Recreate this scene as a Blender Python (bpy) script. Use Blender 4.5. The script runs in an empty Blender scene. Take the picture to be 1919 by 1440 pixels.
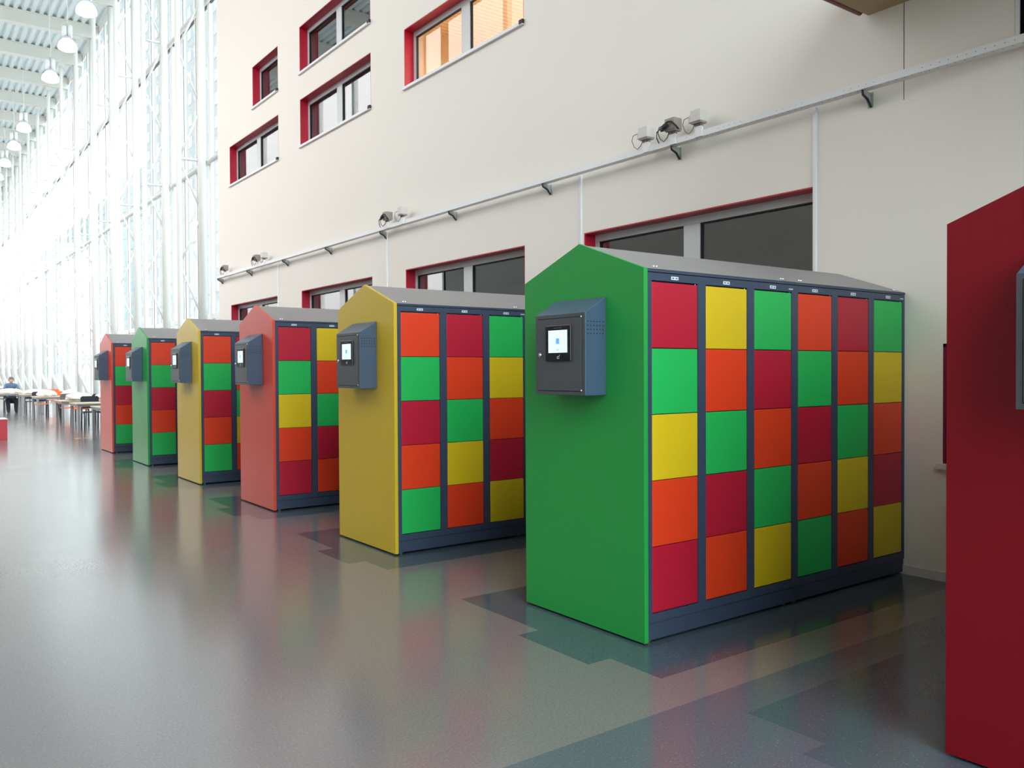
import bpy, bmesh, math, random
from mathutils import Vector, Matrix
random.seed(7)
SC = bpy.context.scene
COL = SC.collection

# ---------------------------------------------------------------- camera
F_PX = 1574.51
PITCH, ROLL, YAW = math.radians(-0.92076), math.radians(-0.29727), math.radians(36.359)
cd = bpy.data.cameras.new('camera')
cam = bpy.data.objects.new('camera', cd)
COL.objects.link(cam)
fw0 = Vector((math.sin(YAW), math.cos(YAW), 0)); rt0 = Vector((math.cos(YAW), -math.sin(YAW), 0)); up0 = Vector((0, 0, 1))
fw = fw0*math.cos(PITCH) + up0*math.sin(PITCH); upv = up0*math.cos(PITCH) - fw0*math.sin(PITCH)
rt = rt0*math.cos(ROLL) + upv*math.sin(ROLL); up2 = upv*math.cos(ROLL) - rt0*math.sin(ROLL)
cam.matrix_world = Matrix(((rt.x, up2.x, -fw.x, 0), (rt.y, up2.y, -fw.y, 0), (rt.z, up2.z, -fw.z, 1.5), (0, 0, 0, 1)))
cd.sensor_fit = 'HORIZONTAL'; cd.sensor_width = 36.0
cd.lens = F_PX/1919*36.0
cd.clip_start = 0.05; cd.clip_end = 1000
SC.camera = cam

# ---------------------------------------------------------------- sky and exposure
SC.view_settings.view_transform = 'Standard'
SC.view_settings.look = 'None'
SC.view_settings.gamma = 1.0
SC.view_settings.use_curve_mapping = False
SC.view_settings.exposure = 0.0
SKY = (0.84, 0.93, 1.0)
GLOW = (1.0, 0.93, 0.885)
SKY_STRENGTH = 0.85      # hazy overcast sky
SUN_GLOW = 3.6           # bright haze around the veiled sun beyond the far end of the hall
BACK_GLOW = 12.0          # extra sky glow behind the camera, added to light the hall
LEFT_GLOW = 3.0          # open sky on the left side of the hall
w = bpy.data.worlds.new('hazy_sky'); SC.world = w; w.use_nodes = True
nt = w.node_tree; nt.nodes.clear()
def wn(t, **k):
    n = nt.nodes.new(t)
    for a, b in k.items(): setattr(n, a, b)
    return n
tc = wn('ShaderNodeTexCoord')
def lobe(az, el, power, gain):
    d = wn('ShaderNodeVectorMath', operation='DOT_PRODUCT')
    nt.links.new(tc.outputs['Generated'], d.inputs[0])
    a, e = math.radians(az), math.radians(el)
    d.inputs[1].default_value = (math.sin(a)*math.cos(e), math.cos(a)*math.cos(e), math.sin(e))
    m = wn('ShaderNodeMath', operation='MAXIMUM'); nt.links.new(d.outputs['Value'], m.inputs[0]); m.inputs[1].default_value = 0
    p = wn('ShaderNodeMath', operation='POWER'); nt.links.new(m.outputs[0], p.inputs[0]); p.inputs[1].default_value = power
    g = wn('ShaderNodeMath', operation='MULTIPLY'); nt.links.new(p.outputs[0], g.inputs[0]); g.inputs[1].default_value = gain
    return g
l1 = lobe(338, 18, 10, SUN_GLOW)
l2 = lobe(185, 42, 2, BACK_GLOW)
l4 = lobe(-1, 11, 70, 16.0)
l3 = lobe(270, 30, 2, LEFT_GLOW)
ad = wn('ShaderNodeMath', operation='ADD'); nt.links.new(l1.outputs[0], ad.inputs[0]); nt.links.new(l2.outputs[0], ad.inputs[1])
ad4 = wn('ShaderNodeMath', operation='ADD'); nt.links.new(l4.outputs[0], ad4.inputs[0]); nt.links.new(l3.outputs[0], ad4.inputs[1])
ad3 = wn('ShaderNodeMath', operation='ADD'); nt.links.new(ad.outputs[0], ad3.inputs[0]); nt.links.new(ad4.outputs[0], ad3.inputs[1])
bg = wn('ShaderNodeBackground'); bg.inputs['Color'].default_value = (*SKY, 1); bg.inputs['Strength'].default_value = SKY_STRENGTH
bg2 = wn('ShaderNodeBackground'); bg2.inputs['Color'].default_value = (*GLOW, 1)
nt.links.new(ad3.outputs[0], bg2.inputs['Strength'])
adds = wn('ShaderNodeAddShader'); nt.links.new(bg.outputs[0], adds.inputs[0]); nt.links.new(bg2.outputs[0], adds.inputs[1])
wo = wn('ShaderNodeOutputWorld'); nt.links.new(adds.outputs[0], wo.inputs['Surface'])
w.cycles.sampling_method = 'MANUAL'; w.cycles.sample_map_resolution = 512
SC.cycles.max_bounces = 8; SC.cycles.transparent_max_bounces = 24
SC.cycles.diffuse_bounces = 5; SC.cycles.glossy_bounces = 4
SC.cycles.caustics_reflective = False; SC.cycles.caustics_refractive = False
SC.cycles.sample_clamp_indirect = 6.0
SC.cycles.use_denoising = True

ORD = ('first second third fourth fifth sixth seventh eighth ninth tenth eleventh twelfth thirteenth fourteenth fifteenth sixteenth '
       'seventeenth eighteenth nineteenth twentieth twenty-first twenty-second twenty-third').split()
# ---------------------------------------------------------------- materials
MATS = {}
def mat(name, col, rough=0.5, metal=0.0, spec=0.5, emit=None, es=0.0, noise=0.0, nscale=8.0, bump=0.0, bscale=200.0):
    m = bpy.data.materials.new(name); m.use_nodes = True
    t = m.node_tree; b = t.nodes['Principled BSDF']
    b.inputs['Base Color'].default_value = (*col, 1)
    b.inputs['Roughness'].default_value = rough
    b.inputs['Metallic'].default_value = metal
    b.inputs['Specular IOR Level'].default_value = spec
    if emit:
        b.inputs['Emission Color'].default_value = (*emit, 1); b.inputs['Emission Strength'].default_value = es
    co = t.nodes.new('ShaderNodeTexCoord')
    if noise:
        n = t.nodes.new('ShaderNodeTexNoise'); n.inputs['Scale'].default_value = nscale; n.inputs['Detail'].default_value = 3
        t.links.new(co.outputs['Object'], n.inputs['Vector'])
        mp = t.nodes.new('ShaderNodeMapRange'); mp.inputs['To Min'].default_value = 1-noise; mp.inputs['To Max'].default_value = 1+noise
        t.links.new(n.outputs['Fac'], mp.inputs['Value'])
        vm = t.nodes.new('ShaderNodeVectorMath'); vm.operation = 'SCALE'; vm.inputs[0].default_value = col
        t.links.new(mp.outputs[0], vm.inputs['Scale']); t.links.new(vm.outputs[0], b.inputs['Base Color'])
    if bump:
        n2 = t.nodes.new('ShaderNodeTexNoise'); n2.inputs['Scale'].default_value = bscale
        t.links.new(co.outputs['Object'], n2.inputs['Vector'])
        bp = t.nodes.new('ShaderNodeBump'); bp.inputs['Strength'].default_value = bump; bp.inputs['Distance'].default_value = 0.002
        t.links.new(n2.outputs['Fac'], bp.inputs['Height']); t.links.new(bp.outputs[0], b.inputs['Normal'])
    MATS[name] = m
    return m
M = MATS
PR = dict(rough=0.42, spec=0.45, bump=0.08, bscale=350)
mat('green_paint', (0.016, 0.42, 0.085), **PR)
mat('yellow_paint', (0.66, 0.46, 0.010), **PR)
mat('orange_paint', (0.72, 0.045, 0.010), **PR)
mat('crimson_paint', (0.44, 0.009, 0.03), **PR)
mat('panel_green', (0.016, 0.32, 0.058), rough=0.36, spec=0.5)
mat('panel_yellow', (0.62, 0.43, 0.02), rough=0.36, spec=0.5)
mat('panel_coral', (0.66, 0.065, 0.035), rough=0.36, spec=0.5)
mat('panel_crimson', (0.22, 0.003, 0.010), rough=0.42, spec=0.3)
mat('anthracite', (0.040, 0.056, 0.096), rough=0.4, spec=0.5, bump=0.1, bscale=500)
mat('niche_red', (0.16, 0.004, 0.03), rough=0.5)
mat('anthracite_dark', (0.02, 0.026, 0.04), rough=0.5)
mat('gap_black', (0.004, 0.004, 0.005), rough=0.8)
mat('roof_sheet', (0.30, 0.285, 0.29), rough=0.42, metal=0.25, noise=0.06, nscale=3)
mat('terminal_sky_tinted', (0.050, 0.082, 0.140), rough=0.38, spec=0.5, bump=0.1, bscale=500)  # reflection of the blue sky is put into this housing colour
mat('terminal_door', (0.070, 0.078, 0.088), rough=0.42, spec=0.5, bump=0.1, bscale=500)
mat('bezel', (0.006, 0.006, 0.012), rough=0.12)
mat('screen', (0.3, 0.4, 0.5), rough=0.2, emit=(0.70, 0.84, 1.0), es=0.98)
mat('screen_icon', (0.1, 0.2, 0.4), rough=0.3, emit=(0.12, 0.36, 0.80), es=1.0)
mat('chrome', (0.75, 0.75, 0.76), rough=0.15, metal=1.0)
mat('label_white', (0.72, 0.78, 0.86), rough=0.4)
mat('label_ink', (0.12, 0.14, 0.19), rough=0.6)
mat('wall_paint', (0.84, 0.795, 0.74), rough=0.55, spec=0.35, noise=0.012, nscale=0.6)
mat('wall_grey', (0.50, 0.47, 0.44), rough=0.6)
mat('skirting', (0.72, 0.68, 0.66), rough=0.4)
mat('reveal_red', (0.50, 0.008, 0.035), rough=0.35)
mat('frame_grey', (0.60, 0.62, 0.63), rough=0.4)
mat('sill_white', (0.80, 0.80, 0.82), rough=0.35)
mat('gasket', (0.01, 0.012, 0.018), rough=0.6)
mat('white_steel', (0.74, 0.74, 0.71), rough=0.4)
mat('mullion_white', (0.86, 0.86, 0.85), rough=0.4)
mat('deck', (0.80, 0.88, 0.89), rough=0.5)
mat('beam_cream', (0.80, 0.80, 0.75), rough=0.5)
mat('galvanised', (0.36, 0.38, 0.37), rough=0.38, metal=0.5)
mat('bracket_zinc', (0.42, 0.44, 0.42), rough=0.4, metal=0.3)
mat('box_plastic', (0.66, 0.62, 0.60), rough=0.45)
mat('box_taupe', (0.33, 0.28, 0.25), rough=0.5)
mat('cable_black', (0.012, 0.012, 0.02), rough=0.45)
mat('cable_grey', (0.22, 0.21, 0.20), rough=0.5)
mat('conduit', (0.84, 0.85, 0.87), rough=0.35)
mat('groove', (0.10, 0.08, 0.07), rough=0.8)
mat('soffit_red', (0.16, 0.02, 0.018), rough=0.4)
mat('lamp_shade', (0.92, 0.92, 0.92), rough=0.3, emit=(1, 1, 1), es=0.9)
mat('lamp_metal', (0.50, 0.52, 0.62), rough=0.4)
mat('table_top', (0.55, 0.46, 0.34), rough=0.4)
mat('table_leg', (0.30, 0.29, 0.30), rough=0.4)
mat('chair_black', (0.02, 0.022, 0.032), rough=0.45)
mat('chair_orange', (0.90, 0.16, 0.02), rough=0.4)
mat('chair_grey', (0.13, 0.12, 0.13), rough=0.5)
mat('plastic_white', (0.85, 0.85, 0.84), rough=0.3)
mat('bench_red', (0.62, 0.035, 0.06), rough=0.4)
mat('bench_top', (0.85, 0.84, 0.82), rough=0.35)
mat('sticker_yellow', (0.85, 0.62, 0.2), rough=0.5)
mat('skin', (0.62, 0.36, 0.27), rough=0.5)
mat('hair', (0.17, 0.11, 0.09), rough=0.7)
mat('blue_cloth', (0.10, 0.17, 0.27), rough=0.8)
mat('trouser', (0.03, 0.035, 0.05), rough=0.8)
mat('room_grey', (0.34, 0.31, 0.27), rough=0.8)
mat('room_warm', (0.80, 0.66, 0.50), rough=0.8)
mat('tower_white', (0.22, 0.22, 0.22), rough=0.7)
mat('tower_glass', (0.07, 0.10, 0.12), rough=0.2)
mat('tower_spandrel', (0.075, 0.125, 0.145), rough=0.5)
mat('pavement', (0.38, 0.38, 0.38), rough=0.9)
mat('lamp_warm', (1, 0.8, 0.5), emit=(1.0, 0.72, 0.42), es=5)

def glass(name, tint, ior):
    m = bpy.data.materials.new(name); m.use_nodes = True
    t = m.node_tree; t.nodes.clear()
    tr = t.nodes.new('ShaderNodeBsdfTransparent'); tr.inputs[0].default_value = (*tint, 1)
    gl = t.nodes.new('ShaderNodeBsdfGlossy'); gl.inputs['Roughness'].default_value = 0.0
    fr = t.nodes.new('ShaderNodeFresnel'); fr.inputs['IOR'].default_value = ior
    mx = t.nodes.new('ShaderNodeMixShader'); o = t.nodes.new('ShaderNodeOutputMaterial')
    # sheet glass: the same reflection from both sides
    ge = t.nodes.new('ShaderNodeNewGeometry')
    sw = t.nodes.new('ShaderNodeMix'); sw.data_type = 'FLOAT'
    sw.inputs[2].default_value = ior; sw.inputs[3].default_value = 1/ior if ior else 1
    t.links.new(ge.outputs['Backfacing'], sw.inputs[0])
    t.links.new(sw.outputs[0], fr.inputs['IOR'])
    fr2 = fr
    t.links.new(fr2.outputs[0], mx.inputs[0]); t.links.new(tr.outputs[0], mx.inputs[1]); t.links.new(gl.outputs[0], mx.inputs[2])
    t.links.new(mx.outputs[0], o.inputs[0])
    MATS[name] = m
glass('facade_glass', (0.84, 0.93, 0.96), 1.14)
glass('window_glass', (0.70, 0.74, 0.76), 2.7)
glass('window_glass_clear', (0.85, 0.85, 0.83), 1.7)
glass('blue_glass', (0.03, 0.10, 0.20), 1.5)

def floor_mat(name, col):
    m = bpy.data.materials.new(name); m.use_nodes = True
    t = m.node_tree; b = t.nodes['Principled BSDF']
    co = t.nodes.new('ShaderNodeTexCoord')
    n = t.nodes.new('ShaderNodeTexNoise'); n.inputs['Scale'].default_value = 90; n.inputs['Detail'].default_value = 2
    t.links.new(co.outputs['Object'], n.inputs['Vector'])
    r = t.nodes.new('ShaderNodeMapRange'); r.inputs['From Min'].default_value = 0.3; r.inputs['From Max'].default_value = 0.7
    r.inputs['To Min'].default_value = 0.88; r.inputs['To Max'].default_value = 1.12
    t.links.new(n.outputs['Fac'], r.inputs['Value'])
    vm = t.nodes.new('ShaderNodeVectorMath'); vm.operation = 'SCALE'; vm.inputs[0].default_value = col
    t.links.new(r.outputs[0], vm.inputs['Scale'])
    vo = t.nodes.new('ShaderNodeTexVoronoi'); vo.inputs['Scale'].default_value = 55
    t.links.new(co.outputs['Object'], vo.inputs['Vector'])
    lt = t.nodes.new('ShaderNodeMath'); lt.operation = 'LESS_THAN'; lt.inputs[1].default_value = 0.085
    t.links.new(vo.outputs['Distance'], lt.inputs[0])
    mx = t.nodes.new('ShaderNodeMix'); mx.data_type = 'RGBA'
    t.links.new(lt.outputs[0], mx.inputs[0]); t.links.new(vm.outputs[0], mx.inputs[6]); mx.inputs[7].default_value = (0.36, 0.36, 0.37, 1)
    t.links.new(mx.outputs[2], b.inputs['Base Color'])
    n3 = t.nodes.new('ShaderNodeTexNoise'); n3.inputs['Scale'].default_value = 1.3; n3.inputs['Detail'].default_value = 4
    t.links.new(co.outputs['Object'], n3.inputs['Vector'])
    r3 = t.nodes.new('ShaderNodeMapRange'); r3.inputs['To Min'].default_value = 0.145; r3.inputs['To Max'].default_value = 0.215
    t.links.new(n3.outputs['Fac'], r3.inputs['Value']); t.links.new(r3.outputs[0], b.inputs['Roughness'])
    b.inputs['Specular IOR Level'].default_value = 1.0
    MATS[name] = m
floor_mat('vinyl_taupe', (0.195, 0.172, 0.180))
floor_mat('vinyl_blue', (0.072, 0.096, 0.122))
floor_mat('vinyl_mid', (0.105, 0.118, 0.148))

def slat_mat(name, c1, c2, axis, scale):
    m = bpy.data.materials.new(name); m.use_nodes = True
    t = m.node_tree; b = t.nodes['Principled BSDF']
    co = t.nodes.new('ShaderNodeTexCoord'); wv = t.nodes.new('ShaderNodeTexWave')
    wv.bands_direction = axis; wv.inputs['Scale'].default_value = scale; wv.inputs['Distortion'].default_value = 0
    t.links.new(co.outputs['Object'], wv.inputs['Vector'])
    cr = t.nodes.new('ShaderNodeValToRGB'); cr.color_ramp.elements[0].color = (*c1, 1); cr.color_ramp.elements[1].color = (*c2, 1)
    cr.color_ramp.elements[0].position = 0.1; cr.color_ramp.elements[1].position = 0.35
    t.links.new(wv.outputs['Fac'], cr.inputs[0]); t.links.new(cr.outputs[0], b.inputs['Base Color'])
    b.inputs['Roughness'].default_value = 0.5
    MATS[name] = m
slat_mat('soffit_slats', (0.20, 0.13, 0.05), (0.46, 0.35, 0.16), 'Y', 24)
slat_mat('warm_slats', (0.66, 0.46, 0.28), (0.85, 0.68, 0.48), 'Y', 3)

# ---------------------------------------------------------------- mesh helpers
class MB:
    def __init__(s): s.bm = bmesh.new(); s.mats = []
    def mi(s, m):
        if m is None: return 0
        if m not in s.mats: s.mats.append(m)
        return s.mats.index(m)
    def box(s, x0, x1, y0, y1, z0, z1, bev=0.0, m=None):
        b2 = bmesh.new()
        bmesh.ops.create_cube(b2, size=1)
        for v in b2.verts:
            v.co = Vector(((x0+x1)/2+v.co.x*(x1-x0), (y0+y1)/2+v.co.y*(y1-y0), (z0+z1)/2+v.co.z*(z1-z0)))
        if bev: bmesh.ops.bevel(b2, geom=b2.edges[:], offset=bev, segments=2, affect='EDGES', profile=0.5)
        s.merge(b2, m); return s
    def merge(s, b2, m=None):
        i = s.mi(m)
        for f in b2.faces: f.material_index = i
        me = bpy.data.meshes.new('t'); b2.to_mesh(me); b2.free()
        s.bm.from_mesh(me); bpy.data.meshes.remove(me)
    def prism(s, pts, axis, a, b, bev=0.0, m=None):
        """pts: outline in the two other axes (cyclic order x,y,z without axis)"""
        b2 = bmesh.new()
        def P(p, t):
            if axis == 'x': return (t, p[0], p[1])
            if axis == 'y': return (p[0], t, p[1])
            return (p[0], p[1], t)
        v0 = [b2.verts.new(P(p, a)) for p in pts]; v1 = [b2.verts.new(P(p, b)) for p in pts]
        b2.faces.new(v0); b2.faces.new(v1[::-1])
        n = len(pts)
        for i in range(n): b2.faces.new((v0[i], v0[(i+1) % n], v1[(i+1) % n], v1[i]))
        bmesh.ops.recalc_face_normals(b2, faces=b2.faces[:])
        if bev: bmesh.ops.bevel(b2, geom=b2.edges[:], offset=bev, segments=2, affect='EDGES', profile=0.5)
        s.merge(b2, m); return s
    def tube(s, p0, p1, r, seg=12, m=None, r2=None):
        p0, p1 = Vector(p0), Vector(p1); d = p1-p0
        b2 = bmesh.new()
        bmesh.ops.create_cone(b2, cap_ends=True, segments=seg, radius1=r, radius2=r if r2 is None else r2, depth=d.length)
        q = d.to_track_quat('Z', 'Y').to_matrix().to_4x4()
        bmesh.ops.transform(b2, matrix=Matrix.Translation((p0+p1)/2) @ q, verts=b2.verts[:])
        for f in b2.faces: f.smooth = len(f.verts) == 4
        s.merge_keep(b2, m); return s
    def merge_keep(s, b2, m=None):
        i = s.mi(m)
        for f in b2.faces: f.material_index = i
        me = bpy.data.meshes.new('t'); b2.to_mesh(me); b2.free()
        s.bm.from_mesh(me); bpy.data.meshes.remove(me)
    def path(s, pts, r, seg=8, m=None):
        """one continuous swept tube through the points"""
        b2 = bmesh.new(); P = [Vector(p) for p in pts]; rings = []
        for i, p in enumerate(P):
            if i == 0: t = P[1]-P[0]
            elif i == len(P)-1: t = P[-1]-P[-2]
            else: t = (P[i+1]-P[i]).normalized()+(P[i]-P[i-1]).normalized()
            t.normalize()
            a = Vector((0, 0, 1)) if abs(t.z) < 0.9 else Vector((1, 0, 0))
            u = t.cross(a).normalized(); v = t.cross(u)
            rings.append([b2.verts.new(p+u*r*math.cos(k*2*math.pi/seg)+v*r*math.sin(k*2*math.pi/seg)) for k in range(seg)])
        for a, b in zip(rings, rings[1:]):
            for k in range(seg):
                f = b2.faces.new((a[k], a[(k+1) % seg], b[(k+1) % seg], b[k])); f.smooth = True
        b2.faces.new(rings[0][::-1]); b2.faces.new(rings[-1])
        bmesh.ops.recalc_face_normals(b2, faces=b2.faces[:])
        s.merge_keep(b2, m); return s
    def lathe(s, prof, c, seg=24, m=None):
        b2 = bmesh.new(); rings = []
        for r, z in prof:
            rings.append([b2.verts.new((c[0]+r*math.cos(k*2*math.pi/seg), c[1]+r*math.sin(k*2*math.pi/seg), c[2]+z)) for k in range(seg)])
        for a, b in zip(rings, rings[1:]):
            for k in range(seg):
                f = b2.faces.new((a[k], a[(k+1) % seg], b[(k+1) % seg], b[k])); f.smooth = True
        b2.faces.new(rings[0][::-1]); b2.faces.new(rings[-1])
        bmesh.ops.recalc_face_normals(b2, faces=b2.faces[:])
        s.merge_keep(b2, m); return s
    def build(s, name, m=None, parent=None):
        me = bpy.data.meshes.new(name); s.bm.to_mesh(me); s.bm.free()
        o = bpy.data.objects.new(name, me); COL.objects.link(o)
        if s.mats and m is None:
            for k in s.mats: me.materials.append(MATS[k])
        else:
            me.materials.append(MATS[m] if isinstance(m, str) else m)
        if parent: o.parent = parent
        return o
def tag(o, label=None, cat=None, group=None, kind=None):
    if label: o['label'] = label
    if cat: o['category'] = cat
    if group: o['group'] = group
    if kind: o['kind'] = kind
    return o
def thing(name, label, cat, loc=(0, 0, 0), rz=0, group=None):
    o = bpy.data.objects.new(name, None); COL.objects.link(o); o.empty_display_size = 0.1
    o.location = loc; o.rotation_euler = (0, 0, rz)
    return tag(o, label, cat, group)
def struct(name, mb, m, parent=None, label=None):
    o = mb.build(name, m, parent)
    if not parent: o['kind'] = 'structure'
    if label: o['label'] = label
    return o
def copy_tree(o, parent=None):
    c = o.copy(); COL.objects.link(c)
    if parent: c.parent = parent
    for ch in list(o.children): copy_tree(ch, c)
    return c

# ---------------------------------------------------------------- hall shell
W = 5.93            # face of the white wall (faces -X)
WEND = 19.15
XL = -4.5           # left side of the hall
YB, YF = -8.0, 103.0
ZR = 15.85

# floor with the inlaid darker, stepped islands under every locker row
LY = [0.5571, 3.2309, 6.0389, 8.7401, 11.4414, 14.2548, 16.9744]
fx = sorted({XL, 0.9, 2.83, 2.98, 3.03, 7.3, W})
ys = {YB, YF, 2.56, 2.33, 1.95, -0.5}
for y in LY:
    for d in (-0.39, -0.03, 0.57, 0.87, 1.40): ys.add(round(y+d, 3))
fy = sorted(ys)
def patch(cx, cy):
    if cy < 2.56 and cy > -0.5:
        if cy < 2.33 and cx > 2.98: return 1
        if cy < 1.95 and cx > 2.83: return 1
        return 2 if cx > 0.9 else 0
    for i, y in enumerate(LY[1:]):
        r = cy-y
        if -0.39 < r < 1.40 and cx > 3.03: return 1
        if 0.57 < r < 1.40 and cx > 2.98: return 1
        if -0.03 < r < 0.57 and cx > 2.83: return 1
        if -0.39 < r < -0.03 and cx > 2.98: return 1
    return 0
bm = bmesh.new()
vv = {}
def gv(x, y):
    if (x, y) not in vv: vv[(x, y)] = bm.verts.new((x, y, 0))
    return vv[(x, y)]
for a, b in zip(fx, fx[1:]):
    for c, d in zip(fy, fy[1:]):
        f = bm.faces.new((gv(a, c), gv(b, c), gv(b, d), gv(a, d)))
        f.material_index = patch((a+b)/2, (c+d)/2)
me = bpy.data.meshes.new('floor'); bm.to_mesh(me); bm.free()
for k in ('vinyl_taupe', 'vinyl_blue', 'vinyl_mid'): me.materials.append(MATS[k])
fl = bpy.data.objects.new('floor', me); COL.objects.link(fl); fl['kind'] = 'structure'
fl['label'] = 'shiny speckled vinyl floor with darker stepped patches'

# ground outside
struct('ground', MB().box(-200, 300, -200, 400, -0.3, -0.05), 'pavement')

# right wall with openings: (y0, y1, z0, z1)
OPEN = {
 'ground': [(3.98, 6.75, 0.86, 2.955), (7.79, 10.61, 0.86, 2.955), (11.65, 14.42, 0.86, 2.955), (15.57, 18.33, 0.86, 2.955)],
 'middle': [(7.79, 10.61, 5.53, 6.37), (11.65, 14.42, 5.53, 6.37), (15.47, 18.33, 5.53, 6.37)],
 'upper': [(11.65, 14.42, 6.83, 7.66), (15.47, 16.86, 6.83, 7.66)],
 'niche': [(0.30, 2.955, 0.83, 1.672)],
 'high': [(0.60, 2.485, 3.60, 4.12)],
}
holes = [h for k in OPEN.values() for h in k]
yb = sorted({YB, WEND} | {h[0] for h in holes} | {h[1] for h in holes})
zb = sorted({0.0, ZR} | {h[2] for h in holes} | {h[3] for h in holes})
bm = bmesh.new()
WT = 0.32
def solid(y, z): return YB < y < WEND and 0 < z < ZR and not any(h[0] < y < h[1] and h[2] < z < h[3] for h in holes)
def quad(*p): bm.faces.new([bm.verts.new(q) for q in p])
for a, b in zip(yb, yb[1:]):
    for c, d in zip(zb, zb[1:]):
        if not solid((a+b)/2, (c+d)/2): continue
        quad((W, a, c), (W, a, d), (W, b, d), (W, b, c))
        quad((W+WT, a, c), (W+WT, b, c), (W+WT, b, d), (W+WT, a, d))
        if not solid(a-0.01, (c+d)/2): quad((W, a, c), (W+WT, a, c), (W+WT, a, d), (W, a, d))
        if not solid(b+0.01, (c+d)/2): quad((W, b, c), (W, b, d), (W+WT, b, d), (W+WT, b, c))
        if not solid((a+b)/2, c-0.01): quad((W, a, c), (W, b, c), (W+WT, b, c), (W+WT, a, c))
        if not solid((a+b)/2, d+0.01): quad((W, a, d), (W+WT, a, d), (W+WT, b, d), (W, b, d))
bmesh.ops.remove_doubles(bm, verts=bm.verts[:], dist=1e-5)
bmesh.ops.recalc_face_normals(bm, faces=bm.faces[:])
me = bpy.data.meshes.new('wall_right'); bm.to_mesh(me); bm.free(); me.materials.append(M['wall_paint'])
wr = bpy.data.objects.new('wall_right', me); COL.objects.link(wr); wr['kind'] = 'structure'
# return wall from the end of the white wall to the glass facade
struct('wall_end', MB().box(W+WT, 7.25, WEND-0.3, WEND, 0, ZR), 'wall_paint')
struct('baseboard_right', MB().box(W-0.014, W, YB, WEND, 0, 0.066, 0.002), 'skirting')

# windows of the white wall
wcount = [0]
def window(y0, y1, z0, z1, split=None, pane='window_glass', sill=True, lab=None):
    wcount[0] += 1
    r = thing('window_%d' % wcount[0], None, None, (W, y0, z0)); r['kind'] = 'structure'
    if lab: r['label'] = lab
    L, H = y1-y0, z1-z0
    D = 0.15; t = 0.012
    rv = MB()
    rv.box(0.002, D, 0, t, 0, H); rv.box(0.002, D, L-t, L, 0, H); rv.box(0.002, D, t, L-t, H-t, H)
    rv.build('reveal', 'reveal_red', r)
    fw_ = 0.085
    f = MB(); X0, X1 = D, D+0.06
    f.box(X0, X1, 0, L, 0, fw_*0.8, 0.003); f.box(X0, X1, 0, L, H-fw_, H, 0.003)
    f.box(X0, X1, 0, fw_*0.8, fw_*0.8, H-fw_, 0.003); f.box(X0, X1, L-fw_*0.8, L, fw_*0.8, H-fw_, 0.003)
    ops = [(fw_*0.8, L-fw_*0.8)]
    if split:
        s0 = split-y0
        f.box(X0, X1, s0-0.10, s0+0.10, fw_*0.8, H-fw_, 0.003)
        ops = [(fw_*0.8, s0-0.10), (s0+0.10, L-fw_*0.8)]
    f.build('frame', 'frame_grey', r)
    for a, b in ops:
        g = MB(); e = 0.012; za, zb_ = fw_*0.8, H-fw_
        g.box(X0+0.01, X0+0.04, a, a+e, za, zb_); g.box(X0+0.01, X0+0.04, b-e, b, za, zb_)
        g.box(X0+0.01, X0+0.04, a, b, zb_-e, zb_); g.box(X0+0.01, X0+0.04, a, b, za, za+e)
        g.build('gasket', 'gasket', r)
        p = MB(); p.prism([(a, za), (b, za), (b, zb_), (a, zb_)], 'x', X0+0.028, X0+0.034)
        p.build('pane', pane, r)
    if sill:
        s = MB().box(-0.035, D, -0.015, L+0.015, -0.028, 0.012, 0.003); s.build('sill', 'sill_white', r)
        c = MB().box(-0.037, -0.005, -0.018, 0.05, -0.020, 0.030); c.build('sill_end_cap', 'gasket', r)
    return r
for (a, b, c, d), s, p in zip(OPEN['ground'], (5.39, 9.22, 13.05, 16.95), ('window_glass',)*4):
    window(a, b, c, d, s, p, lab='long ground floor window with deep red reveal behind the lockers')
window(*OPEN['middle'][0], 9.24, 'window_glass_clear', lab='window onto the warm lit upstairs room')
window(*OPEN['middle'][1], 13.09, 'window_glass', lab='lower of two stacked two pane windows with red reveal')
window(*OPEN['middle'][2], 16.95, 'window_glass', lab='two pane window nearest the end of the white wall')
window(*OPEN['upper'][0], 13.09, 'window_glass', lab='topmost wide window with red reveal')
window(*OPEN['upper'][1], None, 'window_glass', lab='small single pane upper window with red reveal')
# low niche with a sill beside the last crimson row
n_ = thing('window_%d' % (wcount[0]+1), None, None, (W, 0.30, 0.83)); n_['kind'] = 'structure'; n_['label'] = 'low red niche with stone sill'
a = MB(); a.box(0.002, 0.30, 0, 0.02, 0, 0.842); a.box(0.002, 0.30, 2.635, 2.655, 0, 0.842); a.box(0.002, 0.30, 0, 2.655, 0.822, 0.842); a.box(0.28, 0.30, 0, 2.655, 0, 0.842)
a.build('reveal', 'niche_red', n_)
MB().box(-0.03, 0.28, -0.03, 2.69, -0.04, 0.0, 0.003).build('sill', 'skirting', n_)
wcount[0] += 1
# high dark blue window above the rail at the right edge
h_ = thing('window_%d' % (wcount[0]+1), None, None, (W, 0.60, 3.60)); h_['kind'] = 'structure'; h_['label'] = 'dark blue glazed opening above the rail'
a = MB(); a.box(-0.006, 0.03, 1.868, 1.888, 0, 0.52); a.box(-0.006, 0.03, -0.01, 0.015, 0, 0.52); a.box(-0.006, 0.03, 0.015, 1.868, 0.0, 0.02); a.build('frame', 'sill_white', h_)
MB().box(0.012, 0.018, 0.015, 1.868, 0.02, 0.52).build('pane', 'blue_glass', h_)

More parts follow.
